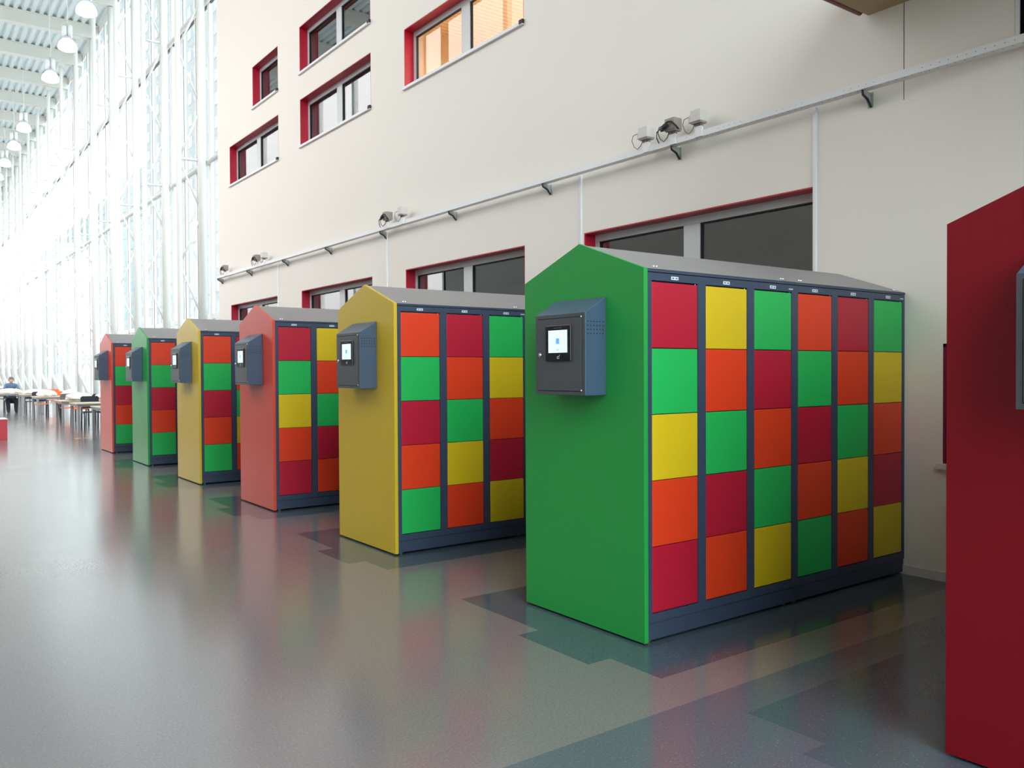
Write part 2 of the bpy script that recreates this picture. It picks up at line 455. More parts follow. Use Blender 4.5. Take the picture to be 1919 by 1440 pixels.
# rooms behind the windows
def room(name, x0, x1, y0, y1, z0, z1, mw, mc=None):
    t = 0.04
    m_ = MB()
    m_.box(x0, x1, y0, y1, z0-t, z0, m=mw); m_.box(x0, x1, y0, y1, z1, z1+t, m=mc or mw)
    m_.box(x1, x1+t, y0, y1, z0, z1, m=mw); m_.box(x0, x1, y0-t, y0, z0, z1, m=mw); m_.box(x0, x1, y1, y1+t, z0, z1, m=mw)
    return struct(name, m_, None)
XR = W+WT+0.005
room('wall_room_ground', XR, 10.5, 3.2, 18.7, 0.0, 3.3, 'room_grey')
room('wall_room_warm', XR, 9.2, 7.0, 11.3, 5.2, 6.75, 'room_warm', 'warm_slats')
room('wall_room_upper', XR, 9.2, 11.45, 18.7, 5.2, 8.0, 'room_grey')
room('wall_room_near', XR, 9.2, 0.2, 2.9, 3.4, 4.6, 'gasket')
# warm lights inside the upstairs room
lr = thing('ceiling_light', 'round glowing ring lamp inside the warm upstairs room', 'ceiling light', (7.5, 8.6, 6.73))
tor = MB(); ring = [(0.22*math.cos(k*math.pi/16), 0.22*math.sin(k*math.pi/16), -0.12) for k in range(33)]
tor.path(ring, 0.022, 8); tor.build('ring_tube', 'lamp_warm', lr)
MB().tube((0, 0, -0.12), (0, 0, 0.0), 0.012).build('stem', 'lamp_metal', lr)
ld = bpy.data.lights.new('upstairs_lamp', 'AREA'); ld.shape = 'DISK'; ld.size = 0.5; ld.energy = 85; ld.color = (1.0, 0.86, 0.68)
lo = bpy.data.objects.new('upstairs_lamp', ld); lo.location = (7.5, 9.2, 6.5); COL.objects.link(lo)
# stair handrail and round wall lamp seen through the nearest ground window
hr = MB(); hr.path([(8.6, 4.2, 2.75), (8.6, 5.4, 2.68), (8.6, 5.75, 2.42), (8.6, 6.4, 2.38)], 0.03); hr.path([(8.6, 4.2, 2.60), (8.6, 5.35, 2.53), (8.6, 5.7, 2.27), (8.6, 6.4, 2.23)], 0.022)
tag(hr.build('stair_handrail', 'groove'), 'dark kinked handrail seen through the window nearest the camera', 'handrail')
dm = thing('wall_lamp', 'small round lamp seen through the window behind the near green lockers', 'lamp', (8.0, 6.2, 2.66))
MB().lathe([(0.10, 0), (0.10, 0.03), (0.06, 0.035)], (0, 0, 0)).build('base', 'room_warm', dm)
MB().lathe([(0.07, -0.06), (0.075, -0.02), (0.06, 0.0)], (0, 0, 0)).build('dome', 'gasket', dm)

# mezzanine soffit at top right
struct('ceiling_mezzanine', MB().box(4.3, W, YB, 3.52, 4.152, 4.45), 'soffit_slats')
struct('trim_1', MB().tube((4.3, 3.545, 4.168), (5.86, 3.545, 4.168), 0.026), 'soffit_red')
struct('trim_2', MB().box(W-0.002, W, 3.240, 3.244, 3.45, 4.15), 'groove')

# ---------------------------------------------------------------- roof
rib = []
x = XL-0.2
P = 0.30
prof = []
while x < 7.45:
    prof += [(x, 0.0), (x+0.13, 0.0), (x+0.165, 0.10), (x+0.265, 0.10)]
    x += P
b2 = bmesh.new(); up_ = 0.012
v0 = [b2.verts.new((px, YB, ZR+pz)) for px, pz in prof]; v1 = [b2.verts.new((px, YF, ZR+pz)) for px, pz in prof]
for i in range(len(prof)-1): b2.faces.new((v0[i], v0[i+1], v1[i+1], v1[i]))
ex = bmesh.ops.extrude_face_region(b2, geom=b2.faces[:])
for g in ex['geom']:
    if isinstance(g, bmesh.types.BMVert): g.co.z += 0.15
bmesh.ops.recalc_face_normals(b2, faces=b2.faces[:])
mb = MB(); mb.merge(b2); struct('ceiling', mb, 'deck')
MY0, MS = 23.35, 3.785
beam = MB(); beam.box(XL, 7.05, -0.17, 0.17, ZR-0.03, ZR, 0); beam.box(XL, 7.05, -0.012, 0.012, ZR-0.5, ZR-0.03); beam.box(XL, 7.05, -0.17, 0.17, ZR-0.53, ZR-0.5)
beam.box(XL, 7.05, -0.10, 0.10, ZR-0.5, ZR-0.03)
b0 = beam.build('roof_beam', 'beam_cream')
tag(b0, 'cream steel roof beam spanning under the corrugated deck', 'beam', 'roof beams under the corrugated deck')
for k in range(-8, 21):
    o = b0 if k == -8 else b0.copy()
    if k != -8: COL.objects.link(o)
    o.location = (0, MY0+MS*k, 0)
    if k > 2: o['label'] = '%s cream roof beam down the picture, under the corrugated deck' % ORD[k-3]

# ---------------------------------------------------------------- glass facade on the right beyond the white wall
XI, XO, XG = 6.2, 6.8, 7.1
def make_mast():
    r = thing('truss_mast', 'white lattice mast with a kinked foot standing before the glass facade', 'mast', (0, 0, 0), 0, 'lattice masts along the glass facade')
    MB().path([(XO-0.08, 0, 0.0), (XI, 0, 1.5), (XI, 0, 14.55), (XI+0.02, 0, 15.3)], 0.075, 12).build('inner_chord', 'white_steel', r)
    MB().tube((XO, 0, 0), (XO, 0, 15.3), 0.115, 16).build('outer_chord', 'white_steel', r)
    zi = [1.5, 4.37, 7.2, 10.1, 12.95]; zo = [2.93, 5.8, 8.65, 11.5, 14.3]
    for a, b in zip(zi, zo): MB().tube((XI, 0, a), (XO, 0, b), 0.03, 8).build('diagonal_brace', 'white_steel', r)
    for a, b in zip(zi[1:], zo): MB().tube((XO, 0, b), (XI, 0, a), 0.03, 8).build('diagonal_brace', 'white_steel', r)
    for z in (7.2, 11.55): MB().tube((XI-0.03, 0, z), (XO, 0, z+0.02), 0.035, 8).build('cross_strut', 'white_steel', r)
    MB().box(XI-0.1, XI+0.14, -0.09, 0.09, 15.16, 15.32, 0.01).build('head_plate', 'white_steel', r)
    return r
m0 = make_mast()
NM = 21
for k in range(-1, NM):
    o = m0 if k == -1 else copy_tree(m0)
    o.location = (0, MY0+MS*k, 0)
    o['label'] = '%s white lattice mast with kinked foot, counted leftwards from the white wall' % ORD[k] if k >= 0 else 'white lattice mast tucked behind the end of the white wall'
# longitudinal tie tubes
for nm, z, lab in (('tie_tube', 7.22, 'lower white tie tube running along the lattice masts'), ('tie_tube', 11.57, 'upper white tie tube running along the lattice masts')):
    tag(MB().tube((XO+0.176, WEND+0.05, z), (XO+0.176, YF-1, z), 0.06, 12).build(nm, 'white_steel'), lab, 'tie tube')
# glazing bays
def bay(y0, y1, name):
    r = thing(name, None, None, (0, y0, 0)); r['kind'] = 'structure'
    L = y1-y0
    f = MB()
    n = 3
    for i in range(n):
        yy = L*i/n
        wd = 0.11 if i == 0 else 0.055
        f.box(XG-0.04, XG+0.04, yy-wd, yy+wd, 0, 15.85)
    for z, h in ((0.06, 0.06), (3.03, 0.07), (15.7, 0.15)):
        f.box(XG-0.035, XG+0.035, 0.05, L-0.05, z-h, z+h)
    f.build('mullion_frame', 'mullion_white', r)
    g = MB()
    for z in (7.3, 11.6): g.box(XG-0.03, XG+0.03, 0.1, L-0.1, z-0.045, z+0.045)
    for i in range(1, n): g.box(XG-0.045, XG-0.03, L*i/n-0.075, L*i/n-0.056, 0, 15.6)
    g.build('dark_transom', 'chair_grey', r)
    for i in range(n):
        MB().box(XG-0.008, XG+0.008, L*i/n+0.05, L*(i+1)/n-0.05, 0.1, 15.5).build('pane', 'facade_glass', r)
    return r
yb0 = MY0+0.15-MS
wk = wcount[0]+2
bay0 = bay(yb0, yb0+MS, 'window_%d' % wk)
k = 0
while yb0+MS*(k+1) < YF-1:
    k += 1
    o = copy_tree(bay0); o.location = (0, yb0+MS*k, 0); o.name = 'window_%d' % (wk+k)
wk += k
# end facade far away, rear facade behind the camera, left side of the hall
def grid_facade(name, axis, pos, a0, a1, z0, z1, step, zs, glassm='facade_glass', th=0.07):
    r = thing(name, None, None, (0, 0, 0)); r['kind'] = 'structure'
    f = MB(); n = max(1, round((a1-a0)/step))
    for i in range(n+1):
        a = a0+(a1-a0)*i/n
        if axis == 'y': f.box(a-th, a+th, pos-0.1, pos+0.1, z0, z1)
        else: f.box(pos-0.1, pos+0.1, a-th, a+th, z0, z1)
    for z in [z0+0.07]+zs+[z1-0.07]:
        if axis == 'y': f.box(a0, a1, pos-0.07, pos+0.07, z-0.06, z+0.06)
        else: f.box(pos-0.07, pos+0.07, a0, a1, z-0.06, z+0.06)
    f.build('mullion_frame', 'mullion_white', r)
    g = MB()
    if axis == 'y': g.box(a0, a1, pos-0.01, pos+0.01, z0, z1)
    else: g.box(pos-0.01, pos+0.01, a0, a1, z0, z1)
    g.build('pane', glassm, r)
    return r
grid_facade('window_%d' % (wk+1), 'y', YF, XL, 7.3, 0, ZR, 2.0, [3, 7.2, 11.5])
grid_facade('window_%d' % (wk+2), 'y', YB, XL, W, 0, ZR, 2.0, [3, 7.2, 11.5])
YL = 27.0           # the left side is closed near the camera and glazed from here on
wl = MB(); wl.box(XL-0.3, XL, YL, YF, 0, 3.6); wl.box(XL-0.3, XL, YB, 7.0, 0, ZR); wl.box(XL-0.3, XL, 7.0, YL, 0, 7.2)
struct('wall_left', wl, 'wall_grey')
glass('left_glass', (0.86, 0.87, 0.88), 1.35)
grid_facade('window_%d' % (wk+3), 'x', XL-0.1, YL, YF, 3.6, ZR, 3.785, [7.2, 11.5], 'left_glass', 0.12)

grid_facade('window_%d' % (wk+4), 'x', XL-0.1, 7.0, YL, 7.2, ZR, 3.785, [11.5], 'left_glass', 0.12)  # unseen high glazing, added to let more light onto the white wall
# tower outside, seen blown out through the facade
tw = thing('tower_building', 'pale high-rise with rows of small windows outside the glass facade', 'building', (34, 60, 0))
MB().box(0, 18, 0, 90, -0.05, 62).build('wall', 'tower_white', tw)
bd = MB()
for zz in range(20):
    z = 3.0+zz*3.0
    for yy in range(30):
        bd.box(-0.03, 0.02, 1.0+yy*3.0, 2.7+yy*3.0, z, z+1.5)
tag(bd.build('window_pane', 'tower_glass', tw), None, None, None, 'stuff')
tw2 = thing('slab_building', 'long low block with pale blue window bands farther out beyond the facade', 'building', (42, 172, 0))
MB().box(0, 14, 0, 170, -0.05, 44).build('wall', 'tower_white', tw2)
for zz in range(14):
    MB().box(-0.06, 0.02, 0.5, 169.5, 1.2+zz*3.0, 3.1+zz*3.0).build('window_band', 'tower_spandrel', tw2)

# ---------------------------------------------------------------- lockers
C = {'g': 'green_paint', 'y': 'yellow_paint', 'o': 'orange_paint', 'c': 'crimson_paint'}
CN = {'g': 'green', 'y': 'yellow', 'o': 'orange', 'c': 'crimson'}
MODA = ['cgyoc', 'yogco', 'gcogy']
MODB = ['ogcog', 'cogyo', 'gyocy']
MW = 1.318; DP = 1.05
def make_module(name, label, loc, cols, panel, group):
    r = thing(name, label, 'locker cabinet', loc, 0, group)
    pw = MW/3
    b = MB()
    b.box(0, MW, 0.022, DP, 0.113, 2.030)
    for k in range(4):
        x0 = 0 if k == 0 else k*pw-0.0337
        x1 = MW if k == 3 else k*pw+0.0337
        b.box(max(x0, 0), min(x1, MW), 0, 0.022, 0.113, 2.030)
    for k in range(3):
        b.box(k*pw+0.0337, (k+1)*pw-0.0337, 0, 0.022, 0.113, 0.163)
        b.box(k*pw+0.0337, (k+1)*pw-0.0337, 0, 0.022, 1.988, 2.030)
    b.build('carcass', 'anthracite', r)
    MB().box(0.001, MW-0.001, 0.006, DP-0.006, 0.018, 0.110, 0.002).build('plinth', 'anthracite', r)
    for x in (0.05, MW-0.06):
        for y in (0.05, DP-0.06): MB().tube((x, y, 0), (x, y, 0.02), 0.014, 10).build('levelling_foot', 'galvanised', r)
    MB().box(0.001, MW-0.001, -0.004, DP+0.004, 2.033, 2.050, 0.002).build('cap_rail', 'anthracite', r)
    rf = MB().prism([(-0.006, 2.050), (DP/2, 2.236), (DP+0.006, 2.050)], 'x', 0.0005, MW-0.0005); rf.build('sloping_roof', 'roof_sheet', r)
    for x in (0.07, 1.20):
        mb_ = MB()
        for dx in (0, 0.022): mb_.tube((x+dx, 0.022, 2.056), (x+dx, 0.018, 2.073), 0.0065, 10)
        mb_.build('roof_screw', 'chrome', r)
    dz = (1.981-0.166)/5
    for k, cl in enumerate(cols):
        x0, x1 = k*pw+0.0367, (k+1)*pw-0.0367
        for j, cc in enumerate(cl):
            z1 = 1.981-j*dz-0.002; z0 = 1.981-(j+1)*dz+0.002
            d = MB().box(x0, x1, 0.0005, 0.0215, z0, z1, 0.0025).build('door', C[cc], r)
            d['label'] = CN[cc]+' locker door'
            if j == 0:
                MB().tube((x1-0.012, 0.008, z1-0.001), (x1-0.012, 0.008, z1+0.007), 0.004, 8).build('hinge_pin', 'chrome', d)
        lx = k*pw+0.215
        p = MB().box(lx-0.029, lx+0.029, -0.0018, 0.0005, 1.998, 2.016, 0.0005).build('number_plate', 'label_white', r)
        i_ = MB()
        i_.box(lx-0.022, lx-0.006, -0.0022, -0.0015, 2.003, 2.011); i_.box(lx-0.003, lx+0.003, -0.0022, -0.0015, 2.0062, 2.0082); i_.box(lx+0.006, lx+0.022, -0.0022, -0.0015, 2.003, 2.011)
        i_.build('plate_print', 'label_ink', p)
    lg = MB()
    for q in range(5): lg.box(1.255+q*0.009, 1.262+q*0.009, -0.0008, 0.0003, 2.001, 2.0075)
    lg.build('maker_mark', 'label_white', r)
    if panel:
        MB().prism([(-0.004, 0.012), (DP+0.004, 0.012), (DP+0.004, 2.052), (DP/2, 2.243), (-0.004, 2.052)], 'x', -0.030, -0.0005, 0.0012).build('house_shaped_end_panel', panel, r)
    return r
def make_terminal(label, loc, group):
    """box hung on the end panel; local x = 0 is the panel face, +y runs away from the camera"""
    r = thing('locker_terminal', label, 'terminal', loc, 0, group)
    Wd, D = 0.447, 0.157
    zb_, zf, zt = 1.357, 1.823, 1.918
    MB().prism([(-0.0005, zb_), (-D, zb_), (-D, zf), (-0.0005, zt)], 'y', 0, Wd, 0.003).build('housing', 'terminal_sky_tinted', r)
    ff = MB(); ff.box(-D-0.0006, -D+0.001, 0.002, 0.027, zb_+0.002, zf-0.001); ff.box(-D-0.0006, -D+0.001, Wd-0.023, Wd-0.002, zb_+0.002, zf-0.001)
    ff.box(-D-0.0006, -D+0.001, 0.027, Wd-0.023, zb_+0.002, 1.379); ff.box(-D-0.0006, -D+0.001, 0.027, Wd-0.023, 1.802, zf-0.001)
    ff.build('front_frame', 'terminal_door', r)  # thin grey facing keeps the painted sky tint to the other sides
    gp = MB()
    y0, y1, z0, z1 = 0.026, Wd-0.022, 1.378, 1.803
    gp.box(-D-0.0008, -D+0.001, y0, y1, z0, z1); gp.build('door_gap', 'gap_black', r)
    dr = MB().box(-D-0.004, -D-0.0003, y0+0.004, y1-0.004, z0+0.004, z1-0.005, 0.001).build('front_door', 'terminal_door', r)
    for z in (z0+0.006, z1-0.004): MB().tube((-D-0.003, y0+0.004, z-0.005), (-D-0.003, y0+0.004, z+0.006), 0.004, 8).build('hinge', 'chrome', dr)
    bz = MB().box(-D-0.013, -D-0.004, 0.113, 0.340, 1.552, 1.760, 0.004).build('touch_unit', 'bezel', dr)
    MB().box(-D-0.0139, -D-0.0128, 0.140, 0.310, 1.601, 1.731).build('screen', 'screen', r)
    MB().box(-D-0.0146, -D-0.0135, 0.210, 0.240, 1.652, 1.684).build('screen_icon', 'screen_icon', r)
    MB().box(-D-0.0146, -D-0.0135, 0.217, 0.233, 1.615, 1.620).build('screen_text', 'screen_icon', r)
    t_ = MB()
    for q in range(6): t_.box(-D-0.0140, -D-0.0128, 0.192+q*0.012, 0.201+q*0.012, 1.741, 1.747)
    t_.build('maker_mark', 'terminal_door', r)
    ic = MB(); yy, zz = 0.222, 1.575
    for a_ in ((yy-0.009, yy+0.009, zz-0.009, zz-0.006), (yy-0.009, yy+0.009, zz+0.003, zz+0.006), (yy-0.009, yy-0.006, zz-0.009, zz+0.006), (yy+0.006, yy+0.009, zz-0.009, zz+0.006), (yy-0.014, yy-0.010, zz+0.009, zz+0.013)):
        ic.box(-D-0.0140, -D-0.0128, *a_)
    ic.build('card_symbol', 'label_white', r)
    lk = MB(); lk.tube((-D-0.004, 0.394, 1.591), (-D-0.014, 0.394, 1.591), 0.0125, 16); lk.tube((-D-0.013, 0.394, 1.591), (-D-0.017, 0.394, 1.591), 0.007, 12); lk.build('lock_cylinder', 'chrome', dr)
    vh = MB()
    for i in range(6):
        for j in range(4):
            vh.tube((-D+0.020+i*0.0226, 0.001, 1.773-j*0.0225), (-D+0.020+i*0.0226, -0.0006, 1.773-j*0.0225), 0.0040, 8)
    vh.build('vent_holes', 'gap_black', r)
    return r
X0 = 3.26
ROWS = [
 # panel, modules, colour word, place words
 ('panel_crimson', 'BA', 'crimson', 'at the right edge nearest the camera'),
 ('panel_green', 'AB', 'green', 'large in the foreground'),
 ('panel_yellow', 'BA', 'yellow', 'just behind the foreground green one'),
 ('panel_coral', 'AB', 'coral red', 'between the two yellow ones'),
 ('panel_yellow', 'BA', 'yellow', 'between the coral one and the far green one'),
 ('panel_green', 'BA', 'green', 'between the far yellow and the farthest red one'),
 ('panel_coral', 'BA', 'coral red', 'farthest of all, beside the dining tables'),
]
for i, (pm, mods, cn, where) in enumerate(ROWS):
    y = LY[i]
    for j, mk in enumerate(mods):
        cols = MODA if mk == 'A' else MODB
        if j == 0: lab = '%s house-shaped end panel locker cabinet %s' % (cn, where)
        else: lab = 'wall-side locker cabinet in the row headed by the ' + ('darkest crimson end panel', 'foreground green end panel', 'nearer yellow end panel', 'nearer coral end panel', 'farther yellow end panel', 'farther green end panel', 'farthest coral end panel')[i]
        make_module('locker_cabinet', ' '.join(lab.split()[:16]), (X0+0.030+j*MW, y, 0), cols, pm if j == 0 else None, 'locker cabinets with coloured doors')
    lab = 'grey touch screen box on the ' + ('darkest crimson end panel at the right edge', 'large green end panel in the foreground', 'nearer of the two yellow end panels', 'nearer of the two coral end panels', 'farther of the two yellow end panels', 'smaller green end panel in the distance', 'farthest coral end panel beside the tables')[i]
    make_terminal(' '.join(lab.split()[:16]), (X0-0.0005, y+0.294, 0), 'touch screen boxes on the end panels')

# ---------------------------------------------------------------- rail, brackets, conduits, boxes
rl = thing('cable_rail', 'long perforated white cable rail running along the white wall', 'cable rail', (W, 0, 3.57))
XRL = -0.13
MB().prism([(XRL, 0), (XRL, 0.052), (XRL+0.003, 0.052), (XRL+0.003, 0.003), (XRL+0.080, 0.003), (XRL+0.080, 0.0)], 'y', YB+0.2, 18.92).build('angle_profile', 'sill_white', rl)
hl = MB()
y = 1.0
k = 0
while y < 5.2:
    if (k//5) % 2 == 0 or y < 3.0: hl.tube((XRL-0.0004, y, 0.027), (XRL+0.001, y, 0.027), 0.003, 8)
    hl.tube((XRL+0.022, y+0.02, -0.0006), (XRL+0.022, y+0.02, 0.001), 0.004, 8)
    y += 0.06; k += 1
ho = hl.build('punched_holes', 'gap_black', rl)
BY = [3.50, 5.40, 7.31, 9.26, 11.17, 13.12, 15.03, 16.98, 18.86]
for y in BY+[1.6]:
    b_ = MB()
    b_.prism([(XRL+0.004, -0.001), (-0.001, -0.001), (-0.001, -0.112), (-0.016, -0.114), (XRL+0.07, -0.062), (XRL+0.010, -0.038)], 'y', y-0.003, y+0.003, m='bracket_zinc')
    b_.box(-0.004, 0, y-0.022, y+0.022, -0.116, 0.0, m='bracket_zinc')
    b_.path([(-0.012, y-0.008, -0.110), (XRL+0.075, y-0.008, -0.060), (XRL+0.014, y-0.008, -0.038), (XRL+0.006, y-0.008, -0.006)], 0.010, 6, m='cable_black')
    b_.build('support_bracket', None, rl)
for y, nm in ((3.965, 'beside the near window behind the green row'), (6.79, 'above the near green locker roof'), (11.15, 'left of the window behind the near yellow row'), (15.54, 'right of the farthest ground floor window')):
    cz = MB().box(W-0.022, W, y-0.014, y+0.014, 2.26, 3.575, 0.002) if y < 6 else MB().box(W-0.018, W, y-0.014, y+0.014, 2.26, 3.575, 0.002)
    tag(cz.build('cable_conduit', 'conduit'), 'thin white vertical cable conduit %s' % nm, 'conduit', 'vertical conduits below the rail')
def antenna(y, dark, label):
    r = thing('rail_box', label, 'electrical box', (W-0.13, y, 3.62), 0, 'small boxes clamped on the rail')
    MB().box(-0.012, 0.012, -0.040, 0.040, -0.050, 0.045, 0.002).build('clamp', 'sill_white', r)
    h = MB().box(-0.055, 0.055, -0.060, 0.060, 0.078, 0.185, 0.008).build('housing', 'box_taupe' if dark else 'box_plastic', r)
    f_ = MB()
    for q in (-0.035, 0.0, 0.035): f_.tube((0.0, q, 0.040), (0.0, q, 0.082), 0.010, 8)
    f_.box(-0.045, 0.045, -0.055, 0.055, 0.066, 0.080); f_.build('base_fitting', 'box_taupe', r)
    MB().box(-0.035, 0.035, 0.060, 0.095, 0.085, 0.150, 0.003).build('connector_block', 'box_plastic', r)
    c_ = MB()
    c_.path([(-0.03, 0.095, 0.14), (-0.05, 0.13, 0.125), (-0.05, 0.145, 0.08), (-0.04, 0.125, 0.02), (-0.02, 0.10, -0.005), (0.0, 0.075, 0.03), (0.0, 0.05, 0.07)], 0.004 if not dark else 0.006, 6)
    c_.build('cable_loop', 'cable_grey', r)
    if dark:
        e = MB()
        e.path([(-0.06, 0.10, 0.11), (-0.075, 0.05, 0.125), (-0.075, 0.0, 0.145), (-0.07, -0.04, 0.14), (-0.06, -0.08, 0.10), (-0.05, -0.11, 0.06)], 0.009, 8)
        e.path([(-0.06, 0.09, 0.09), (-0.08, 0.04, 0.10), (-0.08, 0.0, 0.12)], 0.018, 8)
        e.path([(-0.06, 0.10, 0.11), (-0.07, 0.14, 0.08), (-0.06, 0.15, 0.03), (-0.05, 0.13, -0.02)], 0.005, 6)
        e.build('black_cable', 'cable_black', r)
    return r
antenna(5.055, False, 'white rail box above the near green lockers, rightmost of three')
antenna(5.36, True, 'taupe rail box with black cables, middle of the three above the green lockers')
antenna(5.70, False, 'white rail box above the near green lockers, leftmost of three')
antenna(10.90, True, 'dark cabled rail box above the near yellow lockers')
antenna(10.45, False, 'white rail box right of the dark one above the yellow lockers')
antenna(16.33, True, 'dark cabled rail box of the pair near the wall end')
antenna(15.93, False, 'white rail box of the pair near the wall end')
antenna(18.30, True, 'single dark rail box at the far end of the rail')

# ---------------------------------------------------------------- pendant lamps
def make_lamp():
    r = thing('pendant_lamp', 'bell-shaped white pendant lamp hanging below the roof deck', 'pendant lamp', (0, 0, 0), 0, 'pendant lamps in a line under the roof')
    MB().lathe([(0.10, 0.20), (0.17, 0.17), (0.26, 0.06), (0.30, -0.08), (0.29, -0.14), (0.20, -0.19), (0.05, -0.20)][::-1], (0, 0, 0)).build('shade', 'lamp_shade', r)
    MB().tube((0, 0, 0.19), (0, 0, 0.27), 0.12, 20).build('collar', 'lamp_metal', r)
    MB().tube((-0.09, 0, 0.27), (-0.09, 0, 0.60), 0.075, 14).build('gear_housing', 'plastic_white', r)
    MB().tube((0.09, 0, 0.27), (0.09, 0, 0.66), 0.075, 14).build('gear_housing', 'plastic_white', r)
    MB().tube((0, 0, 0.27), (0, 0, 0.72), 0.02, 8).build('stem', 'lamp_metal', r)
    MB().path([(0, 0, 0.72), (0.03, 0.02, 1.2), (-0.02, 0, 1.7), (0.01, 0, 2.4), (0, 0, 3.32)], 0.012, 6).build('cord', 'plastic_white', r)
    return r
lamp = make_lamp()
for k, yl in enumerate((28.2, 31.65, 35.4, 43.35, 47.1, 51.2, 55.0, 58.8)):
    o = lamp if k == 0 else copy_tree(lamp)
    o.location = (4.85, yl, 12.5)
    o['label'] = '%s white bell pendant lamp counted from the top of the picture' % ORD[k]

# ---------------------------------------------------------------- dining corner
def make_table(y0, y1, label, x0=3.60):
    r = thing('dining_table', label, 'table', (x0, y0, 0), 0, 'long tables beside the glass facade')
    L = y1-y0; WX = 1.75
    MB().box(0, WX, 0, L, 0.715, 0.745, 0.004).build('table_top', 'table_top', r)
    MB().box(0.03, WX-0.03, 0.03, L-0.03, 0.665, 0.714).build('apron', 'table_leg', r)
    for x in (0.03, WX-0.09):
        for y in (0.03, L-0.09): MB().box(x, x+0.06, y, y+0.06, 0, 0.665, 0.003).build('leg', 'table_leg', r)
    return r
TB = [(19.95, 21.1, 'beige table nearest the farthest coral locker row'), (22.9, 23.95, 'second beige table from the coral locker row'),
      (25.3, 26.45, 'beige table under the larger white plastic bundle'), (30.2, 31.4, 'beige table under the tall pair of white bundles'),
      (33.8, 34.8, 'beige table in front of the seated person'), (37.9, 39.0, 'beige table behind the seated person'), (41.5, 42.6, 'farthest beige table at the left picture edge')]
for a, b, l in TB: make_table(a, b, l, 3.60 if a < 35 else 2.75)
def make_chair(x, y, rz, mback, mseat, label):
    r = thing('dining_chair', label, 'chair', (x, y, 0), rz, 'chairs around the long tables')
    MB().box(-0.22, 0.22, -0.21, 0.21, 0.44, 0.465, 0.008).build('seat', mseat, r)
    MB().prism([(-0.21, 0.54), (0.21, 0.54), (0.225, 0.83), (0.18, 0.87), (-0.18, 0.87), (-0.225, 0.83)], 'y', 0.20, 0.225, 0.004).build('backrest', mback, r)
    for sx in (-1, 1):
        MB().path([(sx*0.20, -0.20, 0), (sx*0.20, -0.18, 0.45)], 0.017, 8).build('leg', 'chair_black', r)
        MB().path([(sx*0.20, 0.25, 0), (sx*0.20, 0.20, 0.45), (sx*0.20, 0.212, 0.70)], 0.017, 8).build('leg', 'chair_black', r)
        MB().path([(sx*0.20, -0.18, 0.425), (sx*0.20, 0.20, 0.425)], 0.009, 6).build('side_rail', 'chair_black', r)
    return r
PI = math.pi
make_chair(4.45, 21.75, 0, 'chair_black', 'chair_black', 'dark chair facing the nearest table, beside the coral lockers')
make_chair(5.0, 19.55, PI, 'chair_black', 'chair_black', 'dark chair tucked at the nearest table behind the coral lockers')
make_chair(4.25, 24.75, 0, 'chair_black', 'chair_black', 'dark chair pushed to the second table from the lockers')
make_chair(5.0, 24.5, 0, 'chair_orange', 'chair_orange', 'orange chair at the second table from the lockers, nearer the glass')
make_chair(4.35, 27.1, 0, 'chair_orange', 'chair_orange', 'orange chair behind the table with the larger plastic bundle')
make_chair(4.95, 27.2, 0, 'chair_black', 'chair_grey', 'dark chair beside the orange one behind the bundle table')
make_chair(4.25, 28.2, 0, 'chair_grey', 'chair_orange', 'grey-backed chair between the two tables that carry pairs of white bundles')
make_chair(3.95, 32.0, 0, 'chair_black', 'chair_orange', 'dark chair with orange seat behind the tall bundle table')
make_chair(4.7, 32.05, 0, 'chair_orange', 'chair_orange', 'orange chair behind the tall bundle table')
make_chair(4.1, 35.4, 0, 'chair_black', 'chair_black', 'dark chair at the table before the seated person')
make_chair(4.95, 36.5, 0, 'chair_orange', 'chair_orange', 'orange chair near the seated person')
make_chair(3.62, 40.0, 0, 'chair_black', 'chair_black', 'dark chair at the far left tables')
make_chair(4.3, 43.4, 0, 'chair_black', 'chair_black', 'dark chair behind the farthest table')
def bundle(x, y, z, sx, sy, sz, seed, label):
    rnd = random.Random(seed)
    b2 = bmesh.new(); bmesh.ops.create_icosphere(b2, subdivisions=4, radius=1)
    ph = [rnd.uniform(0, 6.28) for _ in range(9)]
    for v in b2.verts:
        c = v.co
        d = 1+0.13*math.sin(3.1*c.x+ph[0])*math.cos(2.7*c.y+ph[1])+0.07*math.sin(7*c.x+5*c.z+ph[2])+0.05*math.sin(11*c.y+6*c.x+ph[3])+0.03*math.sin(19*c.z+13*c.y+ph[4])
        v.co = Vector((c.x*sx*d, c.y*sy*d, max(c.z, -0.45)*sz*d))
    mz = min(v.co.z for v in b2.verts)
    for v in b2.verts: v.co.z -= mz; v.co.z = max(v.co.z, 0)
    for f in b2.faces: f.smooth = True
    mb_ = MB(); mb_.merge_keep(b2)
    o = mb_.build('plastic_bundle', 'plastic_white'); o.location = (x, y, z)
    return tag(o, label, 'plastic bundle', 'white plastic bundles on the tables')
bundle(4.12, 25.9, 0.746, 0.34, 0.36, 0.13, 1, 'larger crumpled white plastic bundle on the third table from the lockers')
bundle(4.88, 25.9, 0.746, 0.30, 0.34, 0.14, 2, 'crumpled white bundle at the glass side of the third table')
bundle(3.98, 30.8, 0.746, 0.25, 0.32, 0.14, 3, 'left of two white bundles on the fourth table')
bundle(4.68, 30.8, 0.746, 0.27, 0.32, 0.13, 4, 'right of two white bundles on the fourth table')
bundle(4.1, 34.3, 0.746, 0.42, 0.34, 0.11, 5, 'flat white bundle on the table before the seated person')
bundle(3.45, 36.20, 0.746, 0.40, 0.11, 0.12, 6, 'white bundle on the narrow table in front of the seated person')
bundle(3.8, 42.0, 0.746, 0.5, 0.4, 0.13, 8, 'white bundle on the farthest table')

